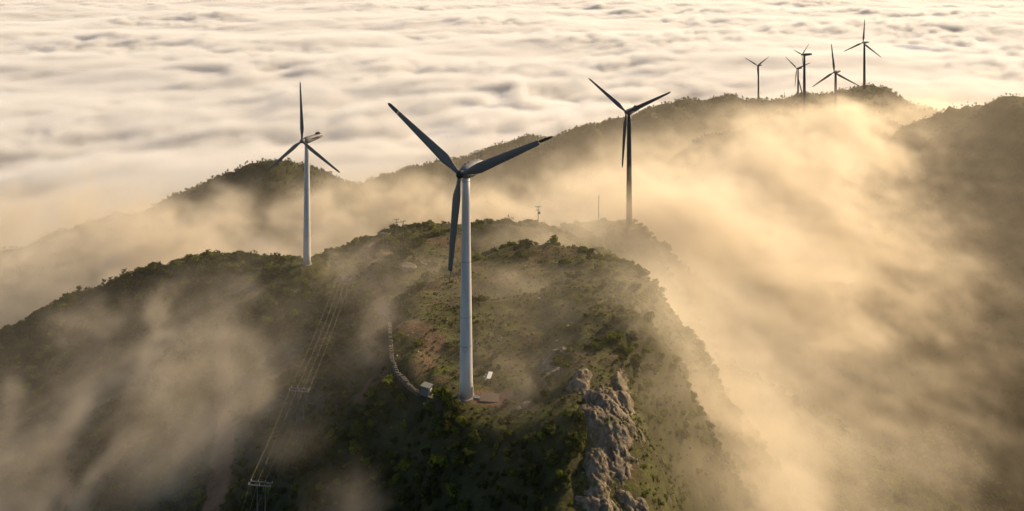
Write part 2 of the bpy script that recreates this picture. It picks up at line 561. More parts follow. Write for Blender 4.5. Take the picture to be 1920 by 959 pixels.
def blade_bm(R, r0, r1, cmax, mirror=1, tipround=False):
    """stretch of a blade from radius r0 to r1 along +z; chord along x, thickness along y"""
    rings = []
    steps = 26
    for i in range(steps + 1):
        r = r0 + (r1 - r0) * i / steps
        t = r / R
        root = .9 * cmax * .5
        if t < .22:
            k = max(0., (t - .05) / .17); k = k * k * (3 - 2 * k)
            ch = root * 1.0 + (cmax - root) * k; th = root * 1.0 + (.24 * cmax - root) * k
        else:
            k = (t - .22) / .78
            ch = cmax * (1 - .66 * k); th = .24 * cmax * (1 - .72 * k)
        if tipround and t > .955:
            q = (t - .955) / .045
            ch *= max(.12, math.sqrt(max(0, 1 - q * q))); th *= max(.2, 1 - q * .7)
        tw = RAD(14) * (1 - t) ** 2
        ring = []
        for (x, y) in airfoil(ch, th):
            x *= mirror
            ring.append((x * math.cos(tw) - y * math.sin(tw), x * math.sin(tw) + y * math.cos(tw), r))
        rings.append(ring)
    bm = bmesh.new(); loft(bm, rings)
    return bm


def ring_section(w, h, z0, n=20, p=2.6):
    out = []
    for i in range(n):
        a = 2 * math.pi * i / n
        c, s = math.cos(a), math.sin(a)
        out.append((w * .5 * math.copysign(abs(c) ** (2 / p), c), z0 + h * .5 * math.copysign(abs(s) ** (2 / p), s)))
    return out


def nacelle_bm(style):
    bm = bmesh.new(); rings = []
    if style == 'round':
        prof = [(-1.35, 1.5, 1.5, 0), (-.9, 2.0, 2.0, 0), (0, 2.45, 2.5, .02), (1.4, 2.6, 2.75, .05), (2.8, 2.5, 2.65, .1), (3.7, 2.15, 2.25, .16), (4.3, 1.5, 1.6, .22), (4.6, .7, .8, .25)]
        pw = 2.2
    else:
        prof = [(-1.4, 1.5, 1.4, 0), (-1.0, 1.9, 1.8, 0), (.3, 2.15, 2.3, -.05), (1.0, 2.2, 2.25, 0), (4.2, 2.1, 1.75, .28), (5.2, 1.9, 1.45, .4), (5.45, 1.5, 1.1, .42)]
        pw = 3.6
    ky = 1.45 if style == 'round' else 1.4
    kw = 1.2 if style == 'round' else 1.1
    for (y, w, h, z) in prof:
        rings.append([(a * kw, y * (ky if y > 0 else 1), b * kw) for a, b in ring_section(w, h, z, 20, pw)])
    loft(bm, rings)
    return bm


def make_turbine(T, tower_mat, blade_mat, nac_mat, style, rad, label, brake=None, detail=True, letters=False, group='wind turbines along the ridge'):
    ax = T['axis']; hub = T['hub']; R = T['R']; hh = T['hh']
    root = empty('wind_turbine', T['foot'])
    tag(root, label, 'wind turbine', group)
    rb, rt = rad
    top = hh - 1.25
    bm = bmesh.new()
    prof = []
    for i in range(13):
        t = i / 12.0
        prof.append((t * top, rb + (rt - rb) * t))
    rings = []
    seg = 40
    for z, r in prof:
        rings.append([(r * math.cos(2 * math.pi * k / seg), r * math.sin(2 * math.pi * k / seg), z) for k in range(seg)])
    loft(bm, rings)
    tw = mesh_obj('tower', bm, tower_mat, root, smooth=False)
    for p in tw.data.polygons: p.use_smooth = len(p.vertices) == 4
    if detail:
        for zf in (top * .24, top * .37, top * .62, top * .985):   # weld flanges round the tower
            bm = bmesh.new()
            r = rb + (rt - rb) * zf / top
            bmesh.ops.create_cone(bm, cap_ends=True, segments=40, radius1=r + .03, radius2=r + .03, depth=.12, matrix=Matrix.Translation((0, 0, zf)))
            mesh_obj('flange', bm, M['tower_grey'], tw)
        if letters is None:   # worn ring mark and the door on the nearest tower
            bm = bmesh.new(); zc_ = 10.9; rr = rb + (rt - rb) * zc_ / top + .012; rg = []
            for k in range(28):
                a = 2 * math.pi * k / 28
                row = []
                for q in (.46, .56):
                    aa = -math.pi / 2 + RAD(-6) + q * math.cos(a) / rr
                    zz = zc_ + q * math.sin(a)
                    row.append((rr * math.cos(aa), rr * math.sin(aa), zz))
                rg.append([bm.verts.new(p) for p in row])
            for k in range(28):
                A_, B_ = rg[k], rg[(k + 1) % 28]
                bm.faces.new((A_[0], A_[1], B_[1], B_[0]))
            mesh_obj('ring_mark', bm, M['tower_grey'], tw)
            bm = bmesh.new(); da = RAD(-12); rd = rb + .02
            box(bm, rd * math.cos(da), rd * math.sin(da), 1.5, .12, .8, 2.0, Matrix.Rotation(da, 4, 'Z'))
            bmesh.ops.bevel(bm, geom=bm.edges[:], offset=.03, segments=2, affect='EDGES')
            mesh_obj('door', bm, M['tower_grey'], tw)
            bm = bmesh.new()
            box(bm, (rd + .9) * math.cos(da), (rd + .9) * math.sin(da), .2, 1.6, 1.0, .12, Matrix.Rotation(da, 4, 'Z'))
            for q in range(3): box(bm, (rd + 1.5 + .3 * q) * math.cos(da), (rd + 1.5 + .3 * q) * math.sin(da), .05 - .2 * q, .3, .9, .1, Matrix.Rotation(da, 4, 'Z'))
            mesh_obj('door_steps', bm, M['steel'], root)
        bm = bmesh.new()
        bmesh.ops.create_cone(bm, cap_ends=True, segments=8, radius1=rb + .62, radius2=rb + .55, depth=1.0, matrix=Matrix.Translation((0, 0, -.3)))
        bmesh.ops.bevel(bm, geom=bm.edges[:], offset=.08, segments=2, affect='EDGES')
        mesh_obj('foundation', bm, M['concrete'], root)
    # everything on the head turns with the rotor axis (local -y)
    yaw = math.atan2(-ax.x, -ax.y)
    hz = Matrix.Rotation(-yaw, 4, 'Z')

    def head(o, m=Matrix.Identity(4)):
        o.matrix_local = Matrix.Translation((0, 0, hh)) @ hz @ m
        return o
    nb = nacelle_bm(style)
    na = head(mesh_obj('nacelle', nb, nac_mat, root, smooth=True))
    hbm = bmesh.new()
    prof = [(-3.35, .12), (-3.25, .45), (-3.0, .72), (-2.6, .86), (-2.1, .86), (-1.36, .72)]
    loft(hbm, [[(r * math.cos(2 * math.pi * k / 20), y, r * math.sin(2 * math.pi * k / 20)) for k in range(20)] for y, r in prof])
    hb = head(mesh_obj('hub', hbm, M['hub'] if style == 'round' else blade_mat, root, smooth=True))
    cmax = 2.05 * R / 22 if style == 'round' else 1.75 * R / 22
    rot_tilt = Matrix.Rotation(RAD(-4), 4, 'X')
    for k in range(3):
        a = RAD(T['ph'] + 120 * k)
        # z axis of the blade -> (cos a, 0, sin a) in the rotor plane
        bmx = Matrix.Translation((0, -2.6, 0)) @ rot_tilt @ Matrix.Rotation(math.pi / 2 - a, 4, 'Y')
        if brake:
            bl = head(mesh_obj('blade', blade_bm(R, .6, R * .855, cmax), blade_mat, root, smooth=True), bmx)
            tip = mesh_obj('blade_tip', blade_bm(R, R * .862, R, cmax * .95, tipround=True), M['blade_dark'], bl, smooth=True)
            tip.matrix_local = Matrix.Rotation(RAD(brake[k]), 4, 'Z')
            sb = bmesh.new(); tube(sb, (0, 0, R * .845), (0, 0, R * .875), .08, seg=8)
            mesh_obj('tip_shaft', sb, M['steel'], bl)
        else:
            head(mesh_obj('blade', blade_bm(R, .6, R, cmax, tipround=True), blade_mat, root, smooth=True), bmx)
    if detail:
        bm = bmesh.new()
        if style == 'round':
            for sx in (-.5, .5):
                tube(bm, (sx, 3.6, 1.4), (sx, 4.7, 3.5), .06); tube(bm, (sx, 4.7, 3.5), (sx, 5.9, 3.4), .055); tube(bm, (sx, 5.4, 3.43), (sx, 5.4, 1.2), .05)
                tube(bm, (sx, 5.85, 3.4), (sx, 5.85, .9), .05)
            tube(bm, (-.5, 4.7, 3.5), (.5, 4.7, 3.5), .06); tube(bm, (-.5, 5.9, 3.4), (.5, 5.9, 3.4), .055)
            tube(bm, (.5, 5.9, 3.35), (.5, 5.9, 3.8), .05)
            mesh_obj('sensor_frame', bm, M['steel'], na)
            for (x, yy, zz) in ((-.45, .4, 1.52), (-.4, 1.7, 1.66)):
                bm = bmesh.new()
                box(bm, x, yy, zz, .45, .4, .14)
                bmesh.ops.bevel(bm, geom=bm.edges[:], offset=.03, segments=2, affect='EDGES')
                mesh_obj('roof_hatch', bm, M['black'], na)
        else:
            box(bm, 0, 5.6, 1.45, 1.4, 1.5, .8)
            bmesh.ops.bevel(bm, geom=bm.edges[:], offset=.12, segments=2, affect='EDGES')
            mesh_obj('roof_cooler', bm, M['black'], na)
            for sx in (-.35, .35):
                bm = bmesh.new()
                tube(bm, (sx, 5.6, 1.8), (sx, 5.6, 2.5), .035); tube(bm, (sx - .18, 5.6, 2.5), (sx + .18, 5.6, 2.5), .05)
                mesh_obj('wind_sensor', bm, M['black'], na)
    if letters:   # worn dark lettering on the flank that faces left, too small to read
        for i, wd in enumerate((.42, .3, .42, .36, .42, .3)):
            bm = bmesh.new(); lx = 1.9 + .62 * i
            box(bm, 1.205, lx, .2, .03, wd, .62); box(bm, 1.207, lx + .05, .12, .032, wd * .5, .34)
            mesh_obj('letter', bm, M['black'], na)
    return root


t1 = make_turbine(TURB[0], M['tower_white'], M['blade'], M['nacelle'], 'round', (1.5, .82),
                  'nearest and largest white turbine with black hub and broken off angle blade tips', brake=(52, 14, 62), letters=None)
t2 = make_turbine(TURB[1], M['tower_white'], M['blade'], M['nacelle'], 'boxy', (1.5, .85),
                  'pale turbine on the left shoulder with dark lettering on its nacelle', letters=True)
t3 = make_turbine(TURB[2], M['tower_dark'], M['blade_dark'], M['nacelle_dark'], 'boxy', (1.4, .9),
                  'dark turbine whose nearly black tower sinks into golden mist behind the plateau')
far_labels = [
    'small turbine standing alone at the left end of the distant group',
    'small far turbine on the crest directly left of a leaning pole',
    'far turbine with its rotor edge on, directly right of the leaning pole',
    'distant wide bladed turbine low on the ridge, second from the right',
    'distant turbine on the misty summit at the right end of the group',
]
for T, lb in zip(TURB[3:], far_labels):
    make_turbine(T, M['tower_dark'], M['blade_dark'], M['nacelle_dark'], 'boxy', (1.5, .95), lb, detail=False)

# ----------------------------------------------------------------- sea of clouds
def cloud_h(x, y):
    # long rolls drawn out across the wind, with finer wisps on top
    a = RAD(18)
    u = x * math.cos(a) + y * math.sin(a); v = -x * math.sin(a) + y * math.cos(a)
    wu = u + 160 * fbm(u / 600, v / 600, 3, 300); wv = v + 160 * fbm(u / 600 + 5, v / 600 + 9, 3, 330)
    big = fbm(wu / 900, wv / 520, 3, 310) * 26
    roll = (1 - np.abs(fbm(wu / 330, wv / 120, 4, 340))) * 16
    fine = fbm(wu / 120, wv / 45, 4, 370) * 3.0
    return -338 + big + roll*.3


cx_ = spaced(-30000, 30000, 12.0, 1.03, -1300, 1900)
cy_ = spaced(400, 60000, 12.0, 1.02, 500, 2400)
CX, CY = np.meshgrid(cx_, cy_)


def cloud_mat():
    m, nt = new_mat('cloud tops')
    out = N(nt, 'ShaderNodeOutputMaterial')
    d = N(nt, 'ShaderNodeBsdfDiffuse'); d.inputs['Color'].default_value = (.92, .92, .93, 1)
    t = N(nt, 'ShaderNodeBsdfTranslucent'); t.inputs['Color'].default_value = (.92, .92, .93, 1)
    ms = N(nt, 'ShaderNodeMixShader'); ms.inputs['Fac'].default_value = .35
    link(nt, d.outputs[0], ms.inputs[1]); link(nt, t.outputs[0], ms.inputs[2]); link(nt, ms.outputs[0], out.inputs['Surface'])
    return m


clouds = grid_obj('clouds', cx_, cy_, cloud_h(CX, CY), cloud_mat())
tag(clouds, 'rolling sea of pale clouds filling the valleys to the horizon', 'clouds', kind='stuff')

# ----------------------------------------------------------------- vegetation
def leaf_cloud(lobes, n, size, seed, flat=.75, up=.3):
    """many small leaf faces spread through the volume of a few lobes (cx, cy, cz, r)"""
    r_ = np.random.default_rng(seed)
    L = np.array(lobes, float)
    wgt = L[:, 3] ** 2; wgt /= wgt.sum()
    k = r_.choice(len(L), n, p=wgt)
    d = r_.normal(size=(n, 3)); d /= np.linalg.norm(d, axis=1)[:, None]
    rad = L[k, 3] * (.55 + .5 * r_.random(n) ** .6)
    c = L[k, :3] + d * rad[:, None] * np.array([1, 1, flat])
    nrm = d + r_.normal(size=(n, 3)) * .55 + np.array([0, 0, up]); nrm /= np.linalg.norm(nrm, axis=1)[:, None]
    t = np.cross(nrm, r_.normal(size=(n, 3))); t /= np.linalg.norm(t, axis=1)[:, None]
    b = np.cross(nrm, t)
    s = size * (.55 + .9 * r_.random(n))[:, None]
    q = np.stack([c - t * s * .5, c + b * s * .34 + t * s * .1, c + t * s * .55 + nrm * s * .1, c - b * s * .34], 1)
    tone = np.clip(r_.random(n) * .55 + .1 + r_.normal(size=len(L))[k] * .16, 0, 1)
    return q, tone


def leaves_mesh(name, q, tone):
    n = len(q)
    me = np_mesh(name, q.reshape(-1, 3), np.arange(n * 4).reshape(n, 4))
    fattr(me, 'tone', np.repeat(tone, 4))
    return me


def shrub_foliage(seed, n=210, size=.34):
    r_ = random.Random(seed)
    lobes = [(0, 0, .62, .62)]
    for i in range(r_.randint(4, 7)):
        a = r_.random() * 6.28; d = r_.uniform(.3, .85)
        lobes.append((d * math.cos(a), d * math.sin(a), r_.uniform(.3, .95), r_.uniform(.28, .5)))
    q, t = leaf_cloud(lobes, n, size, seed)
    q[..., 2] = np.maximum(q[..., 2], -.1)
    return leaves_mesh('foliage', q, t)


def stem_mesh(seed):
    r_ = random.Random(seed); bm = bmesh.new()
    for i in range(4):
        a = r_.random() * 6.28
        tube(bm, (0, 0, -.25), (.45 * math.cos(a), .45 * math.sin(a), .7), .06, .02, 5)
    me = bpy.data.meshes.new('stem'); bm.to_mesh(me); bm.free(); me.materials.append(M['trunk'])
    return me


def pine_mesh(seed, h=4.0):
    """irregular pine with a bent trunk and flat tiers of needles"""
    r_ = random.Random(seed); bm = bmesh.new(); lobes = []
    p = Vector((0, 0, -.3)); lean = Vector((r_.uniform(-.1, .1), r_.uniform(-.1, .1), 1))
    n = 6
    for i in range(n):
        q = p + lean * (h / n) + Vector((r_.uniform(-.12, .12), r_.uniform(-.12, .12), 0))
        tube(bm, p, q, .16 * (1 - i / (n + 1)), .16 * (1 - (i + 1) / (n + 1)), 6)
        if i >= 1:
            for k in range(3 if i < n - 1 else 2):
                a = r_.random() * 6.28; L = h * r_.uniform(.16, .34) * (1.1 - .6 * i / n)
                e = q + Vector((L * math.cos(a), L * math.sin(a), r_.uniform(-.05, .25)))
                tube(bm, q, e, .05, .02, 5)
                lobes.append((e.x, e.y, e.z + .1, h * r_.uniform(.07, .13)))
                m = (q + e) / 2; lobes.append((m.x, m.y, m.z + .1, h * .07))
        p = q
    lobes.append((p.x, p.y, p.z, h * .09))
    me = bpy.data.meshes.new('trunk'); bm.to_mesh(me); bm.free(); me.materials.append(M['trunk'])
    qd, t = leaf_cloud(lobes, 420, .32, seed, flat=.5, up=.5)
    cm = leaves_mesh('crown', qd, t); cm.materials.append(M['needle'])
    return me, cm


def broad_mesh(seed, h=6.0):
    r_ = random.Random(seed); bm = bmesh.new()
    tube(bm, (0, 0, -.6), (0, 0, h * .6), .16, .07, 6)
    lobes = [(0, 0, h * .55, h * .26), (0, 0, h * .25, h * .24)]
    for i in range(7):
        a = r_.random() * 6.28; d = r_.uniform(.1, .26) * h; z = r_.uniform(.14, .8) * h
        tube(bm, (0, 0, h * .3), (d * math.cos(a), d * math.sin(a), z), .06, .03, 5)
        lobes.append((d * math.cos(a), d * math.sin(a), z, h * r_.uniform(.1, .19)))
    me = bpy.data.meshes.new('trunk'); bm.to_mesh(me); bm.free(); me.materials.append(M['trunk'])
    qd, t = leaf_cloud(lobes, 330, .62 * h / 6, seed)
    cm = leaves_mesh('crown', qd, t); cm.materials.append(M['leaf_dark'])
    return me, cm


SH_MATS = ['leaf_dark', 'leaf_dark', 'leaf_dark', 'leaf_olive', 'leaf_olive', 'leaf_bright', 'leaf_bright']
SHRUBS = []
for i, mn in enumerate(SH_MATS):
    me = shrub_foliage(40 + i); me.materials.append(M[mn]); SHRUBS.append(me)
STEM = stem_mesh(3)
PINES = [pine_mesh(60 + i, 4.0) for i in range(4)]
BROADS = [broad_mesh(80 + i, 6.0) for i in range(3)]


def slope_of(x, y):
    e = 1.5
    return np.hypot(H0(x + e, y) - H0(x - e, y), H0(x, y + e) - H0(x, y - e)) / (2 * e)


# candidate places for scrub on the near mountain
def in_frame(x, y, z, m=60):
    u = 960 + FPX * x / y; v = VH - FPX * z / y
    return (u > -m) & (u < 1920 + m) & (v > -m) & (v < 959 + 2 * m)


def clear_places(x, y):
    ok = np.ones(x.shape, bool)
    for T in TURB: ok &= np.hypot(x - T['foot'].x, y - T['foot'].y) > 4.2
    for pts, w, s in TRACKS:
        if s > .6: ok &= poly_dist(x, y, pts) > w * .9
    return ok


WALL_UV = gp((728, 597), (732, 640), (735, 680), (745, 706), (768, 728), (786, 742))
CAB = ground(800, 738)


def scatter_near():
    st = 1.55
    gx, gy = np.meshgrid(np.arange(-330, 215, st), np.arange(90, 368, st))
    x = (gx + rng.uniform(-.75, .75, gx.shape) * st).ravel(); y = (gy + rng.uniform(-.75, .75, gy.shape) * st).ravel()
    z = H(x, y)
    g, dr, rk = masks(x, y)
    n = fbm(x / 16, y / 16, 4, 401) * 1.2
    dens = np.clip(1.15 - 1.25 * g - .8 * dr - .8 * rk + .55 * n, .02, 1)
    dens = np.where(x > 24, np.clip(.85 + .6 * n, .15, 1), dens)
    keep = rng.random(x.shape) < dens * .85
    keep &= in_frame(x, y, z) & clear_places(x, y)
    keep &= poly_dist(x, y, WALL_UV) > 1.3
    keep &= np.hypot(x - CAB.x, y - CAB.y) > 3.5
    keep &= np.hypot((x - 17.5) / 5.0, (y - 125) / 25) > 1.0   # bare rock of the spur
    keep &= (z > -280)
    x, y, z, g = x[keep], y[keep], z[keep], g[keep]
    n2_ = fbm(x / 11, y / 11, 2, 431)
    sc = (.45 + 1.15 * rng.random(x.shape) ** 2.2) * np.clip(1 + .5 * n2_, .6, 1.5) * (1.15 - .55 * g) * (1 + .35 * sstep(192, 282, y))
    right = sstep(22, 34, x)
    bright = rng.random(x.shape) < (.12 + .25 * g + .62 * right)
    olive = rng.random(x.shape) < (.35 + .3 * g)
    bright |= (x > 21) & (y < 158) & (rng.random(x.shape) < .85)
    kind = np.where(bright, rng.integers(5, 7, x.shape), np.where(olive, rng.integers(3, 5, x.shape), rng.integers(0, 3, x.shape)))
    return x, y, z, sc, kind


sx_, sy_, sz_, ss_, sk_ = scatter_near()
order = np.argsort(-(ss_ / np.hypot(sy_, sz_)) * in_frame(sx_, sy_, sz_, 0))
N_IND = 240
ind = order[:N_IND]; rest = order[N_IND:]

ROCKLINE = 14.0
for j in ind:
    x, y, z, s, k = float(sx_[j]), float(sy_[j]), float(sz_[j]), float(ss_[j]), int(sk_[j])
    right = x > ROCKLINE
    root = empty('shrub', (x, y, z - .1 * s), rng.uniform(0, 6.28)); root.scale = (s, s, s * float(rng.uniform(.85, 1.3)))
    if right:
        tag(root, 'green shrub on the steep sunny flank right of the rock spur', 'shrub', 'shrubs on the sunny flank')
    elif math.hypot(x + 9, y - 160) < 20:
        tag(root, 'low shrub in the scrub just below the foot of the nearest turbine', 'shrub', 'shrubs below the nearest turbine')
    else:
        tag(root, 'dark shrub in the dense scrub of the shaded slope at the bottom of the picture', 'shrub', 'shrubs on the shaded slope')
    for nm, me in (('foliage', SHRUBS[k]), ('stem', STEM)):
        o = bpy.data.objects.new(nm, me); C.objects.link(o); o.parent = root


def scatter_obj(name, pts, rots, scl, kinds, meshes, label):
    """one object for growth that nobody could count: the same few plants set on many points"""
    me = bpy.data.meshes.new(name)
    me.vertices.add(len(pts)); me.vertices.foreach_set('co', np.asarray(pts, np.float32).ravel())
    fattr(me, 'turn', rots); fattr(me, 'size', scl)
    a = me.attributes.new('pick', 'INT', 'POINT'); a.data.foreach_set('value', np.asarray(kinds, np.int32))
    o = bpy.data.objects.new(name, me); C.objects.link(o)
    ng = bpy.data.node_groups.new(name, 'GeometryNodeTree')
    ng.interface.new_socket('Geometry', in_out='INPUT', socket_type='NodeSocketGeometry')
    ng.interface.new_socket('Geometry', in_out='OUTPUT', socket_type='NodeSocketGeometry')
    gi = ng.nodes.new('NodeGroupInput'); go = ng.nodes.new('NodeGroupOutput')
    jn = ng.nodes.new('GeometryNodeJoinGeometry')
    for k in range(len(meshes) - 1, -1, -1):   # a multi-input socket lists the last link first
        po = bpy.data.objects.new(name + '_plant', meshes[k])
        oi = ng.nodes.new('GeometryNodeObjectInfo'); oi.inputs['Object'].default_value = po
        g2i = ng.nodes.new('GeometryNodeGeometryToInstance')
        ng.links.new(oi.outputs['Geometry'], g2i.inputs[0]); ng.links.new(g2i.outputs[0], jn.inputs[0])
    ip = ng.nodes.new('GeometryNodeInstanceOnPoints')
    ng.links.new(gi.outputs[0], ip.inputs['Points']); ng.links.new(jn.outputs[0], ip.inputs['Instance'])
    ip.inputs['Pick Instance'].default_value = True

    def at(nm, t):
        n = ng.nodes.new('GeometryNodeInputNamedAttribute'); n.data_type = t; n.inputs[0].default_value = nm; return n.outputs[0]
    ng.links.new(at('pick', 'INT'), ip.inputs['Instance Index'])
    cx = ng.nodes.new('ShaderNodeCombineXYZ'); ng.links.new(at('turn', 'FLOAT'), cx.inputs[2])
    ng.links.new(cx.outputs[0], ip.inputs['Rotation'])
    ng.links.new(at('size', 'FLOAT'), ip.inputs['Scale'])
    ng.links.new(ip.outputs[0], go.inputs[0])
    md = o.modifiers.new('scatter', 'NODES'); md.node_group = ng
    tag(o, label, name.replace('_', ' '), kind='stuff')
    return o


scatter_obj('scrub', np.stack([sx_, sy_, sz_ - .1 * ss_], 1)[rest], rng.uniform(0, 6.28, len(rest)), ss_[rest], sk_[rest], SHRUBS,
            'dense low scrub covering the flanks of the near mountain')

# woods on the far hills
st = 4.2
gx, gy = np.meshgrid(np.arange(-620, 640, st), np.arange(368, 1190, st))
fx = (gx + rng.uniform(-.8, .8, gx.shape) * st).ravel(); fy = (gy + rng.uniform(-.8, .8, gy.shape) * st).ravel()
fz = H(fx, fy)
keep = in_frame(fx, fy, fz, 40) & (fz > -296) & clear_places(fx, fy)
for T in TURB[3:]: keep &= np.hypot(fx - T['foot'].x, fy - T['foot'].y) > 9
gx2, gy2 = np.meshgrid(np.arange(180, 520, 3.4), np.arange(140, 368, 3.4))
rx = (gx2 + rng.uniform(-.8, .8, gx2.shape) * 3.4).ravel(); ry = (gy2 + rng.uniform(-.8, .8, gy2.shape) * 3.4).ravel()
rz = H(rx, ry); k2 = in_frame(rx, ry, rz, 40) & (rz > -312)
fx = np.concatenate([fx[keep], rx[k2]]); fy = np.concatenate([fy[keep], ry[k2]]); fz = np.concatenate([fz[keep], rz[k2]])
fs = (.30 + .36 * rng.random(fx.shape) ** 2) * (1 - .35 * ((fx > 300) & (fy < 720)))
fk = rng.integers(0, 3, fx.shape)
scatter_obj('woods', np.stack([fx, fy, fz], 1), rng.uniform(0, 6.28, len(fx)), fs, fk, [b[1] for b in BROADS], 'dark woods covering the far hills under the mist')


# low tussocks and herbs on the grassy ground
gx, gy = np.meshgrid(np.arange(-95, 75, .95), np.arange(96, 345, .95))
tx = (gx + rng.uniform(-.5, .5, gx.shape)).ravel(); ty = (gy + rng.uniform(-.5, .5, gy.shape)).ravel(); tz = H(tx, ty)
g, dr, rk = masks(tx, ty)
keep = in_frame(tx, ty, tz, 30) & (rng.random(tx.shape) < np.clip(g * (.55 + .7 * fbm(tx / 9, ty / 9, 3, 611)), .03, 1) * (1 - .7 * dr)) & clear_places(tx, ty) & (np.hypot((tx - 17.5) / 4.5, (ty - 125) / 24) > 1)
tx, ty, tz = tx[keep], ty[keep], tz[keep]
scatter_obj('grass', np.stack([tx, ty, tz - .05], 1), rng.uniform(0, 6.28, len(tx)), .16 + .28 * rng.random(len(tx)) ** 2, rng.choice([0, 3, 4, 4, 5], len(tx)), SHRUBS,
            'rough grass tussocks and herbs covering the plateau round the nearest turbine')


def plant_tree(name, proto, p, s, label, cat, group):
    root = empty(name, p, float(rng.uniform(0, 6.28))); root.scale = (s, s, s)
    tag(root, label, cat, group)
    for nm, me in (('trunk', proto[0]), ('crown', proto[1])):
        o = bpy.data.objects.new(nm, me); C.objects.link(o); o.parent = root
    return root


# pines that stand out on the left skyline
B = [(-79, 300), (-100, 307), (-115, 311), (-148, 312), (-172, 307), (-199, 298), (-230, 290), (-262, 283)]
for i in range(46):
    t = rng.random() ** .8 * (len(B) - 1.001); k = int(t); q = t - k
    x = B[k][0] * (1 - q) + B[k + 1][0] * q + rng.normal() * 2.5; y = B[k][1] * (1 - q) + B[k + 1][1] * q + rng.normal() * 4
    if math.hypot(x + 78, y - 293) < 12: continue
    plant_tree('pine_tree', PINES[i % 4], (x, y, Hs(x, y)), float(rng.uniform(.6, 1.15)), 'small dark pine in the row along the left skyline', 'pine tree', 'pines on the left skyline')
# trees along the crest of the far ridge
Cr = [(-150, 821), (-112, 874), (-20, 926), (90, 967), (185, 1000), (270, 1073), (345, 1111), (405, 1076)]
for i in range(110):
    t = rng.random() * (len(Cr) - 1.001); k = int(t); q = t - k
    x = Cr[k][0] * (1 - q) + Cr[k + 1][0] * q + rng.normal() * 5; y = Cr[k][1] * (1 - q) + Cr[k + 1][1] * q + rng.normal() * 6
    if min(math.hypot(x - T['foot'].x, y - T['foot'].y) for T in TURB) < 8: continue
    plant_tree('tree', BROADS[i % 3], (x, y, Hs(x, y)), float(rng.uniform(.34, .7)), 'round tree in the jagged line along the crest of the far ridge', 'tree', 'trees along the far crest')

# ----------------------------------------------------------------- rocks
def rock_patch(name, xs, ys, mask, lift, seed, cell, label, blk=.5):
    X, Y = np.meshgrid(xs, ys)
    a = RAD(32)
    wx = X + .7 * fbm(X / 3, Y / 3, 3, seed); wy = Y + .7 * fbm(X / 3 + 7, Y / 3, 3, seed + 3)
    U = (wx * math.cos(a) + wy * math.sin(a)) / cell; V = (-wx * math.sin(a) + wy * math.cos(a)) / (cell * 1.8)
    m = mask(X, Y) + .4 * fbm(X / 4, Y / 4, 4, seed + 9)
    z = H0(X, Y) + fbm(X / 38, Y / 38, 4, 7) * 2.0
    z = z + lift * sstep(.25, .9, m) - 2.5 * (1 - sstep(-.1, .3, m))
    n0 = fbm(U / 1.6, V / 1.6, 3, seed + 2)
    q = n0 * 3.2
    z = z + (np.floor(q) + sstep(.72, 1.0, q - np.floor(q))) / 3.2 * 2.2 * blk        # broken ledges
    for sc, dep, wd, sd in ((1.0, 1.25, .045, 11), (2.3, .65, .06, 12), (5.2, .28, .08, 13)):  # winding fissures of three sizes
        n = fbm(U * sc, V * sc, 3, seed + sd)
        z = z - dep * blk * np.exp(-np.abs(n) / wd) + .25 * dep * blk * np.abs(n)
    z = z + .2 * blk * fbm(X / 1.1, Y / 1.1, 5, seed + 20, .62)
    o = grid_obj(name, xs, ys, z, M['rock'], smooth=False)
    tag(o, label, 'rock outcrop')
    return o


def line_mask(pts, w):
    def f(X, Y): return 1.25 - poly_dist(X, Y, pts) / w
    return f


rock_patch('rock_outcrop', np.arange(5, 31, .17), np.arange(97, 154, .19), line_mask([(15.2, 100), (16.4, 117), (17.2, 127.5), (18.6, 138), (18.4, 147)], 5.3), 1.0, 11, 2.8,
           'long fissured grey rock spur catching the sun at the bottom of the picture')
c1 = ground(1090, 722); c2 = ground(1168, 738); c3 = ground(1035, 690)
rock_patch('rock_outcrop', np.arange(c1.x - 7, c1.x + 7, .25), np.arange(c1.y - 8, c1.y + 8, .25), line_mask([(c1.x - 1.0, c1.y - 1), (c1.x + 1.0, c1.y + 2)], 2.6), 1.0, 23, 3.6,
           'pale slab of rock above the grassy notch of the spur')
rock_patch('rock_outcrop', np.arange(c2.x - 7, c2.x + 7, .25), np.arange(c2.y - 9, c2.y + 9, .25), line_mask([(c2.x - .5, c2.y - 4), (c2.x + .5, c2.y + 4)], 2.6), 1.2, 35, 3.0,
           'flat topped rock on the cliff edge right of the grassy notch')
rock_patch('rock_outcrop', np.arange(c3.x - 10, c3.x + 9, .28), np.arange(c3.y - 10, c3.y + 10, .28), line_mask([(c3.x - 1, c3.y - 5), (c3.x + 1, c3.y + 3)], 3.2), 1.6, 47, 4.0,
           'dark shaded cliff between the nearest turbine and the spur')


def boulder(name, p, s, seed, label, cat='boulder', group=None, mat='rock', flat=.7):
    bm = bmesh.new(); bmesh.ops.create_icosphere(bm, subdivisions=4 if max(s) > .8 else 2, radius=1)
    r_ = random.Random(seed)
    planes = [(Vector((r_.gauss(0, 1), r_.gauss(0, 1), r_.gauss(0, 1))).normalized(), r_.uniform(.55, .9)) for _ in range(11)]
    for v in bm.verts:
        for n, d in planes:
            q = v.co.dot(n)
            if q > d: v.co -= n * (q - d)
        v.co += v.co.normalized() * .05 * math.sin(9 * v.co.x + seed) * math.cos(7 * v.co.y + 5 * v.co.z)
        v.co = Vector((v.co.x * s[0], v.co.y * s[1], v.co.z * s[2]))
    o = mesh_obj(name, bm, M[mat]); o.location = p; o.rotation_euler = (0, 0, r_.random() * 6.28)
    tag(o, label, cat, group)
    return o


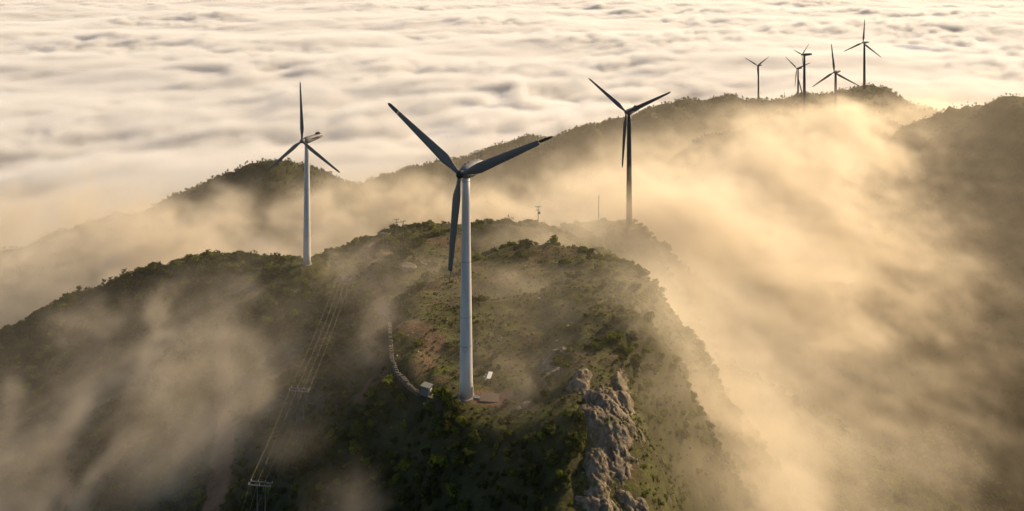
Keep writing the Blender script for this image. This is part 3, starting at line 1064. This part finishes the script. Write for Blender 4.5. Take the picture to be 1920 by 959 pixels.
boulder('boulder', ground(768, 503), (3.6, 2.6, 2.2), 5, 'big dark boulder on the plateau above the path')
boulder('boulder', ground(795, 494), (1.8, 1.4, 1.2), 6, 'smaller dark rock beside the big boulder on the plateau')
boulder('boulder', ground(1285, 690), (2.0, 2.6, 1.6), 7, 'smooth pale rock on the outer edge of the sunny flank')
boulder('boulder', ground(1120, 478), (2.6, 2.0, 1.2), 8, 'rounded rock on the knoll at the back of the plateau')
boulder('boulder', ground(988, 762), (1.5, 1.3, .7), 9, 'low reddish broken rock right of the turbine foot')
boulder('boulder', ground(975, 768), (.9, .8, .5), 10, 'small broken rock beside the low reddish one')
boulder('boulder', ground(562, 548), (3.0, 1.4, .6), 12, 'flat pale rock slab on the slope below the left turbine')
for i, (u, v) in enumerate([(765, 629), (774, 625), (737, 670), (741, 673), (744, 668), (784, 660), (757, 790), (795, 758), (892, 512), (948, 612), (940, 634), (905, 690), (910, 712),
                            (1064, 612), (1072, 606), (1070, 616), (1045, 640), (985, 500), (1000, 505), (858, 655), (700, 500), (712, 497), (870, 470), (1170, 555), (820, 560), (838, 600), (930, 560), (1010, 560)]):
    s = .22 + .3 * random.random()
    boulder('stone', ground(u, v) + Vector((0, 0, .05)), (s, s * .8, s * .6), 30 + i, 'small pale stone lying in the grass of the plateau', 'stone', 'loose stones on the plateau', 'concrete')

# ----------------------------------------------------------------- dry stone wall
bm = bmesh.new()
wp = []
for a, b in zip(WALL_UV[:-1], WALL_UV[1:]):
    L = math.hypot(b[0] - a[0], b[1] - a[1]); n = max(1, int(L / .3))
    for i in range(n): wp.append((a[0] + (b[0] - a[0]) * i / n, a[1] + (b[1] - a[1]) * i / n))
for i, (x, y) in enumerate(wp):
    z = Hs(x, y)
    hgt = 1.15 * (1 - .6 * (i / len(wp)) ** 3) * random.uniform(.55, 1.1)
    if random.random() < .04: continue
    zz = -.2
    while zz < hgt:
        h = random.uniform(.22, .42)
        for off in (-.22, .22):
            r = Matrix.Rotation(random.uniform(-.5, .5), 4, 'Z') @ Matrix.Rotation(random.uniform(-.2, .2), 4, 'X')
            box(bm, x + off + random.uniform(-.1, .1), y + random.uniform(-.1, .1), z + zz + h / 2, random.uniform(.3, .5), random.uniform(.3, .55), h * 1.05, r)
        zz += h
o = mesh_obj('stone_wall', bm, M['stone_wall'])
tag(o, 'crumbling dry stone wall curving along the left edge of the plateau', 'wall')

# ----------------------------------------------------------------- small things round the nearest turbine
zc = Hs(CAB.x, CAB.y)
cab = empty('equipment_cabinet', (CAB.x, CAB.y, zc), RAD(-28))
tag(cab, 'small grey equipment cabinet with a pale flat roof by the end of the stone wall', 'cabinet')
bm = bmesh.new(); box(bm, 0, 0, .75, 2.1, 1.6, 2.1); bmesh.ops.bevel(bm, geom=bm.edges[:], offset=.04, segments=2, affect='EDGES'); mesh_obj('body', bm, M['cab_wall'], cab)
bm = bmesh.new(); box(bm, 0, 0, 1.87, 2.4, 1.9, .14); bmesh.ops.bevel(bm, geom=bm.edges[:], offset=.03, segments=2, affect='EDGES'); mesh_obj('roof', bm, M['cab_roof'], cab)
bm = bmesh.new(); box(bm, 1.07, 0, .75, .06, .9, 1.7); dr_ = mesh_obj('door', bm, M['cab_wall'], cab)
bm = bmesh.new(); box(bm, 1.12, .1, 1.05, .03, .5, .6); mesh_obj('notice', bm, M['white_paint'], cab)
bm = bmesh.new(); tube(bm, (1.13, -.3, .8), (1.13, -.3, 1.0), .03); mesh_obj('handle', bm, M['steel'], dr_)
pl = ground(812, 745)
pal = empty('wooden_pallet', (pl.x, pl.y, Hs(pl.x, pl.y) + .1), RAD(-28)); tag(pal, 'weathered pallet of planks lying beside the grey cabinet', 'pallet')
for k in range(5):
    bm = bmesh.new(); box(bm, -.8 + .4 * k, 0, .12, .16, 1.5, .05); mesh_obj('plank', bm, M['plank'], pal)
for k in (-.6, 0, .6):
    bm = bmesh.new(); box(bm, 0, k, .03, 1.9, .12, .12); mesh_obj('bearer', bm, M['plank'], pal)
pw = ground(918, 706)
bm = bmesh.new(); box(bm, 0, 0, .25, .95, 2.1, .09, Matrix.Rotation(RAD(14), 4, 'X')); bmesh.ops.bevel(bm, geom=bm.edges[:], offset=.02, segments=1, affect='EDGES')
o = mesh_obj('white_board', bm, M['white_paint']); o.location = (pw.x, pw.y, Hs(pw.x, pw.y)); o.rotation_euler = (0, 0, RAD(-14)); tag(o, 'bright white board lying in the grass right of the tower', 'board')
for i, (u, v) in enumerate([(908, 708), (911, 704)]):
    boulder('rubble_lump', ground(u, v) + Vector((0, 0, .1)), (.35, .28, .2), 70 + i, 'grey lump of broken concrete beside the white board', 'rubble', 'concrete lumps by the board', 'concrete')
for i, (u, v) in enumerate([(894, 645), (898, 643), (900, 648), (896, 650)]):
    boulder('rubble_lump', ground(u, v) + Vector((0, 0, .1)), (.4, .3, .22), 80 + i, 'pale lump of rubble in the little heap behind the tower', 'rubble', 'rubble heap behind the tower', 'concrete')
pd = ground(918, 748)
bm = bmesh.new(); box(bm, 0, 0, .05, 4.2, 3.2, .5); bmesh.ops.bevel(bm, geom=bm.edges[:], offset=.05, segments=2, affect='EDGES')
o = mesh_obj('concrete_pad', bm, simple_mat('brown concrete', (.09, .07, .052), .95, var=.35, scale=1.2, bump=.3)); o.location = (pd.x, pd.y, Hs(pd.x, pd.y)); o.rotation_euler = (0, 0, RAD(-6))
tag(o, 'low brown concrete pad beside the foot of the nearest turbine', 'pad')

# ----------------------------------------------------------------- power line
def pole_thing(p, h, label, kind, rz=0.0, group='power poles on the mountain', r=.14):
    """p: foot on the ground"""
    root = empty('power_pole', p, rz); tag(root, label, 'power pole', group)

    def pole(x):
        bm = bmesh.new(); tube(bm, (x, 0, -.5), (x, 0, h), r * 1.25, r * .8, 10); mesh_obj('pole', bm, M['pole'], root)

    def arm(z, L, y=0, x=0):
        bm = bmesh.new(); box(bm, x, y, z, L, .16, .16); mesh_obj('crossarm', bm, M['steel'], root)

    def ins(x, z, y=0):
        bm = bmesh.new(); tube(bm, (x, y, z), (x, y, z + .34), .05, .05, 6)
        for q in (.1, .2, .3): tube(bm, (x, y, z + q), (x, y, z + q + .05), .11, .08, 8)
        mesh_obj('insulator', bm, M['insulator'], root)
    if kind == 'single':
        pole(0); arm(h - .35, 2.4)
        for x in (-1.1, 1.1): ins(x, h - .28)
        ins(0, h)
    elif kind == 'double':
        pole(-.9); pole(.9); arm(h - .3, 5.2, .2); arm(h - .3, 5.2, -.9)
        for x in (-2.4, -.75, .85, 2.4): ins(x, h - .22, .2)
        for x in (-2.4, .0, 2.4): ins(x, h - .22, -.9)
    elif kind == 'transformer':
        pole(0); arm(h - .3, 2.2); arm(h - 1.5, 1.5)
        for x in (-1., 0.35, 1.): ins(x, h - .22)
        bm = bmesh.new(); box(bm, .45, 0, h - 2.6, .7, .6, .9); bmesh.ops.bevel(bm, geom=bm.edges[:], offset=.08, segments=2, affect='EDGES'); mesh_obj('transformer', bm, M['cab_wall'], root)
    elif kind == 'mast':
        pole(0)
        bm = bmesh.new(); box(bm, .15, 0, h - .4, .5, .25, .5); mesh_obj('bracket', bm, M['black'], root)
    else:
        pole(0)
        bm = bmesh.new(); box(bm, 0, 0, h - .8, .9, .1, .12); mesh_obj('crossarm', bm, M['steel'], root)
    return root


def pole_at(u, v, h, label, kind, rz=0.0, r=.14):
    """top of the pole seen at (u, v)"""
    q = ground(u, v, h)
    return pole_thing((q.x, q.y, Hs(q.x, q.y)), h, label, kind, rz, r=r), Vector((q.x, q.y, Hs(q.x, q.y) + h))


LINE = []
for (u, v, h, lb, kd, rz) in [
    (490, 903, 8.5, 'twin pole with double crossarms low on the dark slope, lowest of the line', 'double', RAD(-8)),
    (563, 728, 8.5, 'twin pole with sunlit double crossarms halfway up the dark slope', 'double', RAD(-8)),
    (645, 522, 8.5, 'twin pole with double crossarms at the edge of the plateau', 'double', RAD(-10)),
    (687, 462, 8.5, 'single pole with one crossarm above the path', 'single', RAD(-15)),
    (722, 436, 7.0, 'short twin pole with wide crossarms on the skyline left of two thin poles', 'double', RAD(-20)),
]:
    LINE.append(pole_at(u, v, h, lb, kd, rz))
pA, tA = pole_at(743, 411, 9.5, 'left of two thin poles joined by a bar on the skyline', 'transformer', 0)
pB, tB = pole_at(756, 414, 9.0, 'right of two thin poles joined by a bar, with a transformer box', 'transformer', 0)
bm = bmesh.new(); tube(bm, tA - Vector((0, 0, 1.2)), tB - Vector((0, 0, .9)), .09); o = mesh_obj('link_bar', bm, M['steel']); tag(o, 'steel bar joining the tops of the two thin skyline poles', 'bar')
pole_at(953, 402, 7.5, 'plain thin pole on the skyline right of the big tower', 'plain', 0)
pole_at(1009, 387, 9.0, 'pole with two short crossarms fading in mist behind the plateau', 'transformer', 0)
pole_at(1122.5, 368, 13.5, 'tall bare black mast left of the dark turbine', 'mast', 0, r=.22)
for i, (u, v, h) in enumerate([(1453, 177, 7), (1466, 179, 6), (1471, 175, 8), (1473, 172, 10), (1485, 178, 5)]):
    q = ground(u, v + 8, 0, 700, 1500)
    pole_thing((q.x, q.y, Hs(q.x, q.y)), h, 'tiny pole in the small group on the far crest left of the leaning pole', 'plain', 0, 'poles on the far crest', .3)
# leaning pole between the two far turbines
a_, b_ = P(1496, 145, 1085), P(1506, 183, 1085)
bm = bmesh.new(); tube(bm, b_, a_, 1.1, .7, 8); o = mesh_obj('leaning_pole', bm, M['tower_dark']); tag(o, 'slanting dark pole leaning between two of the distant turbines', 'pole')


def wire(points, sag, r, label, group):
    bm = bmesh.new()
    path = []
    for a, b in zip(points[:-1], points[1:]):
        n = 12
        for i in range(n + (b is points[-1])):
            t = i / n
            p = a.lerp(b, t); p.z -= sag * 4 * t * (1 - t) * (b - a).length / 40
            path.append(p)
    rings = []
    for i, p in enumerate(path):
        d = (path[min(i + 1, len(path) - 1)] - path[max(0, i - 1)]).normalized()
        s = d.cross(Vector((0, 0, 1))).normalized(); q = s.cross(d)
        rings.append([p + (s * math.cos(k * 1.2566) + q * math.sin(k * 1.2566)) * r for k in range(5)])
    loft(bm, rings)
    o = mesh_obj('power_cable', bm, M['wire']); tag(o, label, 'cable', group)
    return o


tops = [t for _, t in LINE]
start = P(446, 985, tops[0].y - 14); start.z = tops[0].z - 6
chain = [start] + tops
for k, off in enumerate((-2.4, -.75, .85, 2.4)):
    pts = []
    for i, c in enumerate(chain):
        w_ = off * (1.0 if i != 4 else .46)
        pts.append(c + Vector((w_ * .98, w_ * -.16, .1)))
    pts.append(tA + Vector((off * .3, 0, -.1)))
    wire(pts, .7, .020, ['outermost left cable of the power line down the dark slope', 'second cable from the left of the power line down the dark slope',
                         'third cable from the left of the power line down the dark slope', 'outermost right cable of the power line down the dark slope'][k], 'power cables')

# ----------------------------------------------------------------- mist and cloud volumes
def vol_mat(name, dens, aniso, col=(1, 1, 1), step=1.0):
    m, nt = new_mat(name)
    out = N(nt, 'ShaderNodeOutputMaterial'); pv = N(nt, 'ShaderNodeVolumePrincipled')
    pv.inputs['Color'].default_value = col + (1,); pv.inputs['Density'].default_value = dens
    pv.inputs['Density Attribute'].default_value = 'density'
    pv.inputs['Anisotropy'].default_value = aniso
    link(nt, pv.outputs[0], out.inputs['Volume'])
    return m


class F:
    """field arithmetic for geometry nodes"""
    def __init__(s, nt): s.nt = nt

    def m(s, op, a, b=None, c=None, clamp=False):
        n = s.nt.nodes.new('ShaderNodeMath'); n.operation = op; n.use_clamp = clamp
        for i, q in enumerate((a, b, c)):
            if q is None: continue
            if isinstance(q, (int, float)): n.inputs[i].default_value = q
            else: s.nt.links.new(q, n.inputs[i])
        return n.outputs[0]

    def v(s, op, a, b=None):
        n = s.nt.nodes.new('ShaderNodeVectorMath'); n.operation = op
        for i, q in enumerate((a, b)):
            if q is None: continue
            if isinstance(q, (tuple, list, Vector)): n.inputs[i].default_value = tuple(q)
            else: s.nt.links.new(q, n.inputs[i])
        return n.outputs['Value'] if op in ('DOT_PRODUCT', 'LENGTH') else n.outputs[0]

    def noise(s, vec, scale, detail=3, rough=.5, dist=0.0, col=False):
        n = s.nt.nodes.new('ShaderNodeTexNoise'); n.inputs['Scale'].default_value = scale; n.inputs['Detail'].default_value = detail
        n.inputs['Roughness'].default_value = rough; n.inputs['Distortion'].default_value = dist
        s.nt.links.new(vec, n.inputs['Vector'])
        return n.outputs['Color'] if col else n.outputs[0]

    def rot(s, vec, e, sc=(1, 1, 1)):
        n = s.nt.nodes.new('ShaderNodeVectorRotate'); n.rotation_type = 'EULER_XYZ'; n.invert = True
        n.inputs['Rotation'].default_value = e
        s.nt.links.new(vec, n.inputs['Vector'])
        return s.v('DIVIDE', n.outputs[0], sc) if tuple(sc) != (1, 1, 1) else n.outputs[0]

    def range(s, x, a, b):
        n = s.nt.nodes.new('ShaderNodeMapRange'); n.interpolation_type = 'SMOOTHSTEP'
        n.inputs['From Min'].default_value = a; n.inputs['From Max'].default_value = b
        s.nt.links.new(x, n.inputs['Value'])
        return n.outputs['Result']


def volume_obj(name, lo, hi, res, field, mat, label):
    ng = bpy.data.node_groups.new(name, 'GeometryNodeTree')
    ng.interface.new_socket('Geometry', in_out='OUTPUT', socket_type='NodeSocketGeometry')
    go = ng.nodes.new('NodeGroupOutput')
    vc = ng.nodes.new('GeometryNodeVolumeCube')
    vc.inputs['Min'].default_value = lo; vc.inputs['Max'].default_value = hi
    for k, n in zip('XYZ', (0, 1, 2)):
        vc.inputs['Resolution ' + k].default_value = max(4, int(round((hi[n] - lo[n]) / res[n])))
    f = F(ng)
    pos = ng.nodes.new('GeometryNodeInputPosition').outputs[0]
    ng.links.new(field(f, pos), vc.inputs['Density'])
    sm = ng.nodes.new('GeometryNodeSetMaterial'); sm.inputs['Material'].default_value = mat
    ng.links.new(vc.outputs[0], sm.inputs[0]); ng.links.new(sm.outputs[0], go.inputs[0])
    bm = bmesh.new()
    box(bm, *((a + b) / 2 for a, b in zip(lo, hi)), *(b - a for a, b in zip(lo, hi)))
    o = mesh_obj(name, bm, mat)
    md = o.modifiers.new('volume', 'NODES'); md.node_group = ng
    tag(o, label, name.replace('_', ' '), kind='stuff')
    return o


def gpt(u, v, h):
    p = ground(u, v, 0); q = ground(u, v, h)
    return q


# banks of mist: (centre, radii, turn about z in degrees, strength)
BANKS = [
    # the bright bank pouring over the saddle on the right
    (P(1450, 390, 473), (58, 70, 36), 0, 2.4),
    (P(1570, 285, 600), (52, 62, 27), 0, 1.4),
    (P(1660, 232, 740), (46, 52, 19), 0, 1.3),
    (P(1740, 222, 790), (40, 60, 18), 0, .8),
    (P(1300, 490, 405), (56, 60, 34), 0, 1.9),
    (P(1205, 440, 338), (46, 30, 16), 0, 3.2),
    (P(1400, 560, 380), (36, 50, 30), 0, 1.0),
    (P(1560, 560, 380), (44, 56, 36), 0, .28),
    (P(1720, 400, 520), (50, 70, 40), 0, 0.26),
    (P(1740, 560, 400), (60, 70, 40), 0, 0.14),
    (P(1300, 570, 330), (20, 36, 22), 0, 1.3),
    (P(1555, 232, 618), (34, 26, 11), 0, 1.6),
    (P(1850, 330, 520), (50, 60, 40), 0, 0.12),
    (P(1860, 780, 270), (40, 40, 26), 0, 0.12),
    # streamers on the outer right flank, one behind the other down the valley
    (P(1265, 610, 262), (16, 24, 13), 0, .9),
    (P(1300, 690, 215), (18, 24, 13), 0, 1.3),
    (P(1230, 690, 185), (7, 14, 6), 0, .6),
    (P(1400, 740, 230), (20, 32, 17), 0, 1.2),
    (P(1470, 860, 190), (18, 24, 18), 0, 1.2),
    (P(1390, 950, 150), (11, 18, 14), 0, 1.6),
    (P(1500, 970, 165), (14, 16, 16), 0, .5),
    (P(1640, 720, 270), (40, 38, 24), 0, 0.2),
    (P(1650, 900, 225), (34, 32, 24), 0, 0.26),
    # behind the plateau
    (P(1000, 412, 440), (90, 42, 13), 0, 1.1),
    (P(800, 425, 440), (80, 42, 13), 0, .75),
    (P(640, 432, 440), (70, 46, 14), 0, .8),
    (P(1060, 350, 640), (120, 60, 16), 0, .26),
    # left, behind the skyline and over to the clouds
    (P(330, 490, 450), (95, 50, 14), 0, .65),
    (P(110, 510, 480), (140, 80, 34), 0, 1.1),
    (P(10, 445, 740), (135, 100, 32), 0, .9),
    (P(130, 445, 620), (70, 50, 18), 0, .25),
    # streamers over the shaded left slope
    (gpt(205, 665, 14), (26, 34, 14), 35, 1.5),
    (gpt(120, 760, 16), (30, 32, 14), 35, 1.5),
    (gpt(60, 880, 16), (24, 24, 14), 35, 1.4),
    (gpt(330, 560, 12), (40, 26, 10), 20, 1.0),
    (gpt(430, 530, 10), (40, 22, 9), 10, 1.0),
    (gpt(570, 510, 6), (26, 16, 8), 10, 1.2),
    (gpt(500, 630, 12), (30, 30, 10), 10, .6),
    (gpt(430, 780, 12), (26, 26, 10), 10, .3),
    (gpt(350, 680, 16), (95, 70, 15), 10, .2),
    (gpt(600, 620, 12), (40, 36, 10), 0, .4),
    (gpt(700, 955, 9), (9, 7, 6), 10, 2.2),
    # faint veil on the plateau
    (gpt(980, 500, 7), (34, 24, 7), 0, 1.0),
    (gpt(780, 600, 5), (18, 20, 6), 0, .7),
    (gpt(1180, 560, 8), (18, 26, 8), 0, 1.2),
    (gpt(900, 450, 7), (60, 22, 8), 0, 1.0),
    (gpt(950, 600, 4), (20, 20, 5), 0, .6),
]


VEILS = [  # thin even veils: (centre, radii, strength)
    (P(820, 350, 720), (340, 130, 60), .034),
    (P(1350, 260, 820), (200, 120, 50), .028),
    (P(1800, 560, 400), (110, 170, 90), .03),
    (gpt(400, 640, 6), (130, 80, 22), .06),
    (gpt(960, 520, 4), (60, 60, 11), .07),
    (gpt(1200, 640, 4), (16, 40, 14), .10),
    (P(1860, 260, 560), (70, 70, 50), .06),
    (P(1190, 424, 328), (24, 16, 8), .75),
    (P(1275, 600, 262), (10, 40, 14), .18),
]


def mist_field(f, pos):
    acc = None
    # push the banks about so that their outlines are torn
    wn = f.noise(f.rot(pos, (0, 0, RAD(25)), (1.0, 1.6, .8)), .012, 3, .55, col=True)
    wp = f.v('ADD', pos, f.v('MULTIPLY', f.v('SUBTRACT', wn, (.5, .5, .5)), (70, 70, 40)))
    for c, r, a, s in BANKS:
        d = f.v('SUBTRACT', wp, tuple(c))
        if a:
            d = f.rot(d, (0, 0, RAD(a)))
        d = f.v('DIVIDE', d, tuple(r))
        e = f.m('MULTIPLY', f.m('EXPONENT', f.m('MULTIPLY', f.v('DOT_PRODUCT', d, d), -1.0)), s)
        acc = e if acc is None else f.m('ADD', acc, e)
    n1 = f.noise(f.rot(wp, (0, RAD(-25), RAD(40)), (1.0, 1.7, .8)), .021, 6, .64, .8)
    n2 = f.noise(f.rot(wp, (RAD(20), RAD(-30), RAD(55)), (1.0, 2.2, .9)), .06, 5, .66, 1.2)
    n = f.m('ADD', f.range(n1, .42, .64), f.m('MULTIPLY', f.range(n2, .40, .66), 1.1))
    d = f.m('MULTIPLY', acc, f.m('ADD', f.m('MULTIPLY', f.m('MULTIPLY', n, n), f.m('ADD', f.m('MULTIPLY', n, .26), .2)), .045))
    d = f.m('MAXIMUM', f.m('SUBTRACT', d, .03), 0.0)
    for c, r, st_ in VEILS:
        q = f.v('DIVIDE', f.v('SUBTRACT', wp, tuple(c)), tuple(r))
        d = f.m('ADD', d, f.m('MULTIPLY', f.m('EXPONENT', f.m('MULTIPLY', f.v('DOT_PRODUCT', q, q), -1.0)), st_))
    return f.m('MAXIMUM', f.m('SUBTRACT', d, .004), 0.0)


MIST_D = .037
mist_mat = vol_mat('mist', MIST_D, .35, (1.0, .895, .73))  # golden warmth of the sunlight put into the colour of white droplets
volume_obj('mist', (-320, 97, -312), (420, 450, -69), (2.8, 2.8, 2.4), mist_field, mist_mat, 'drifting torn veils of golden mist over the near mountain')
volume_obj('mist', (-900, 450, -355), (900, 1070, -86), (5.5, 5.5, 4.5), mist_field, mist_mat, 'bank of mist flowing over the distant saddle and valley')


def cloud_field(f, pos):
    q = f.v('MULTIPLY', pos, (1, 1, 0))
    wn = f.noise(q, .0022, 3, .5, col=True)
    q = f.v('ADD', q, f.v('MULTIPLY', f.v('SUBTRACT', wn, (.5, .5, .5)), (260, 260, 0)))
    big = f.noise(f.rot(q, (0, 0, RAD(15)), (1.6, 1.0, 1)), .0016, 3, .5)
    roll = f.noise(f.rot(q, (0, 0, RAD(24)), (1.7, 1.0, 1)), .0066, 5, .56, 1.8)
    fine = f.noise(f.rot(f.v('ADD', pos, f.v('MULTIPLY', wn, (200, 200, 60))), (0, 0, RAD(22)), (2.0, 1.0, .8)), .03, 4, .55)
    calm = f.noise(f.v('ADD', pos, (900, 300, 0)), .0013, 3, .5)          # some stretches lie smooth, others are heaped up
    amp = f.m('ADD', f.m('MULTIPLY', f.range(calm, .40, .62), 1.4), .2)
    rough = f.m('ADD', f.m('MULTIPLY', f.m('SUBTRACT', roll, .5), 100), f.m('MULTIPLY', f.m('SUBTRACT', fine, .5), 36))
    h = f.m('ADD', f.m('MULTIPLY', f.m('SUBTRACT', big, .5), 132), f.m('MULTIPLY', rough, amp))
    z = f.m('MULTIPLY', f.v('DOT_PRODUCT', pos, (0, 0, 1)), -1.0)
    e = f.m('ADD', f.m('ADD', h, z), -294.0)   # metres below the local top
    return f.m('MULTIPLY', f.range(e, -4.0, 28.0), 1.0)


cloud_vm = vol_mat('cloud vapour', .06, .12)
volume_obj('clouds', (-10300, 5200, -372), (10300, 14500, -205), (70, 45, 8), cloud_field, cloud_vm, 'soft vapour of the far sea of clouds towards the horizon')
volume_obj('clouds', (-3700, 600, -372), (3700, 5200, -205), (16, 14, 5), cloud_field, cloud_vm, 'soft vapour on top of the sea of clouds')

# ----------------------------------------------------------------- light
SUN_AZ = 54.0   # degrees to the right of the viewing direction
SUN_EL = 25.0
sd = Vector((math.sin(RAD(SUN_AZ)) * math.cos(RAD(SUN_EL)), math.cos(RAD(SUN_AZ)) * math.cos(RAD(SUN_EL)), math.sin(RAD(SUN_EL))))
sl = bpy.data.lights.new('sun', 'SUN'); sl.energy = 4.6; sl.angle = RAD(.5); sl.color = (1.0, .74, .43)
so = bpy.data.objects.new('sun', sl); C.objects.link(so)
so.rotation_euler = sd.to_track_quat('Z', 'Y').to_euler()
w = bpy.data.worlds.new('World'); SC.world = w; w.use_nodes = True
nt = w.node_tree
bg = nt.nodes['Background']
sky = nt.nodes.new('ShaderNodeTexSky'); sky.sky_type = 'NISHITA'; sky.sun_disc = False
sky.sun_elevation = RAD(SUN_EL); sky.sun_rotation = RAD(SUN_AZ); sky.altitude = 900; sky.dust_density = 2.5
nt.links.new(sky.outputs[0], bg.inputs['Color']); bg.inputs['Strength'].default_value = .078

SC.view_settings.view_transform = 'Standard'; SC.view_settings.look = 'None'
SC.view_settings.exposure = 0.85; SC.view_settings.gamma = 1.0
SC.render.engine = 'CYCLES'
SC.cycles.use_denoising = True
SC.cycles.denoiser = 'OPENIMAGEDENOISE'
SC.cycles.max_bounces = 6; SC.cycles.diffuse_bounces = 3; SC.cycles.volume_bounces = 1
SC.cycles.transparent_max_bounces = 8
SC.cycles.volume_step_rate = 2.0
SC.cycles.use_adaptive_sampling = True
SC.cycles.adaptive_threshold = .03
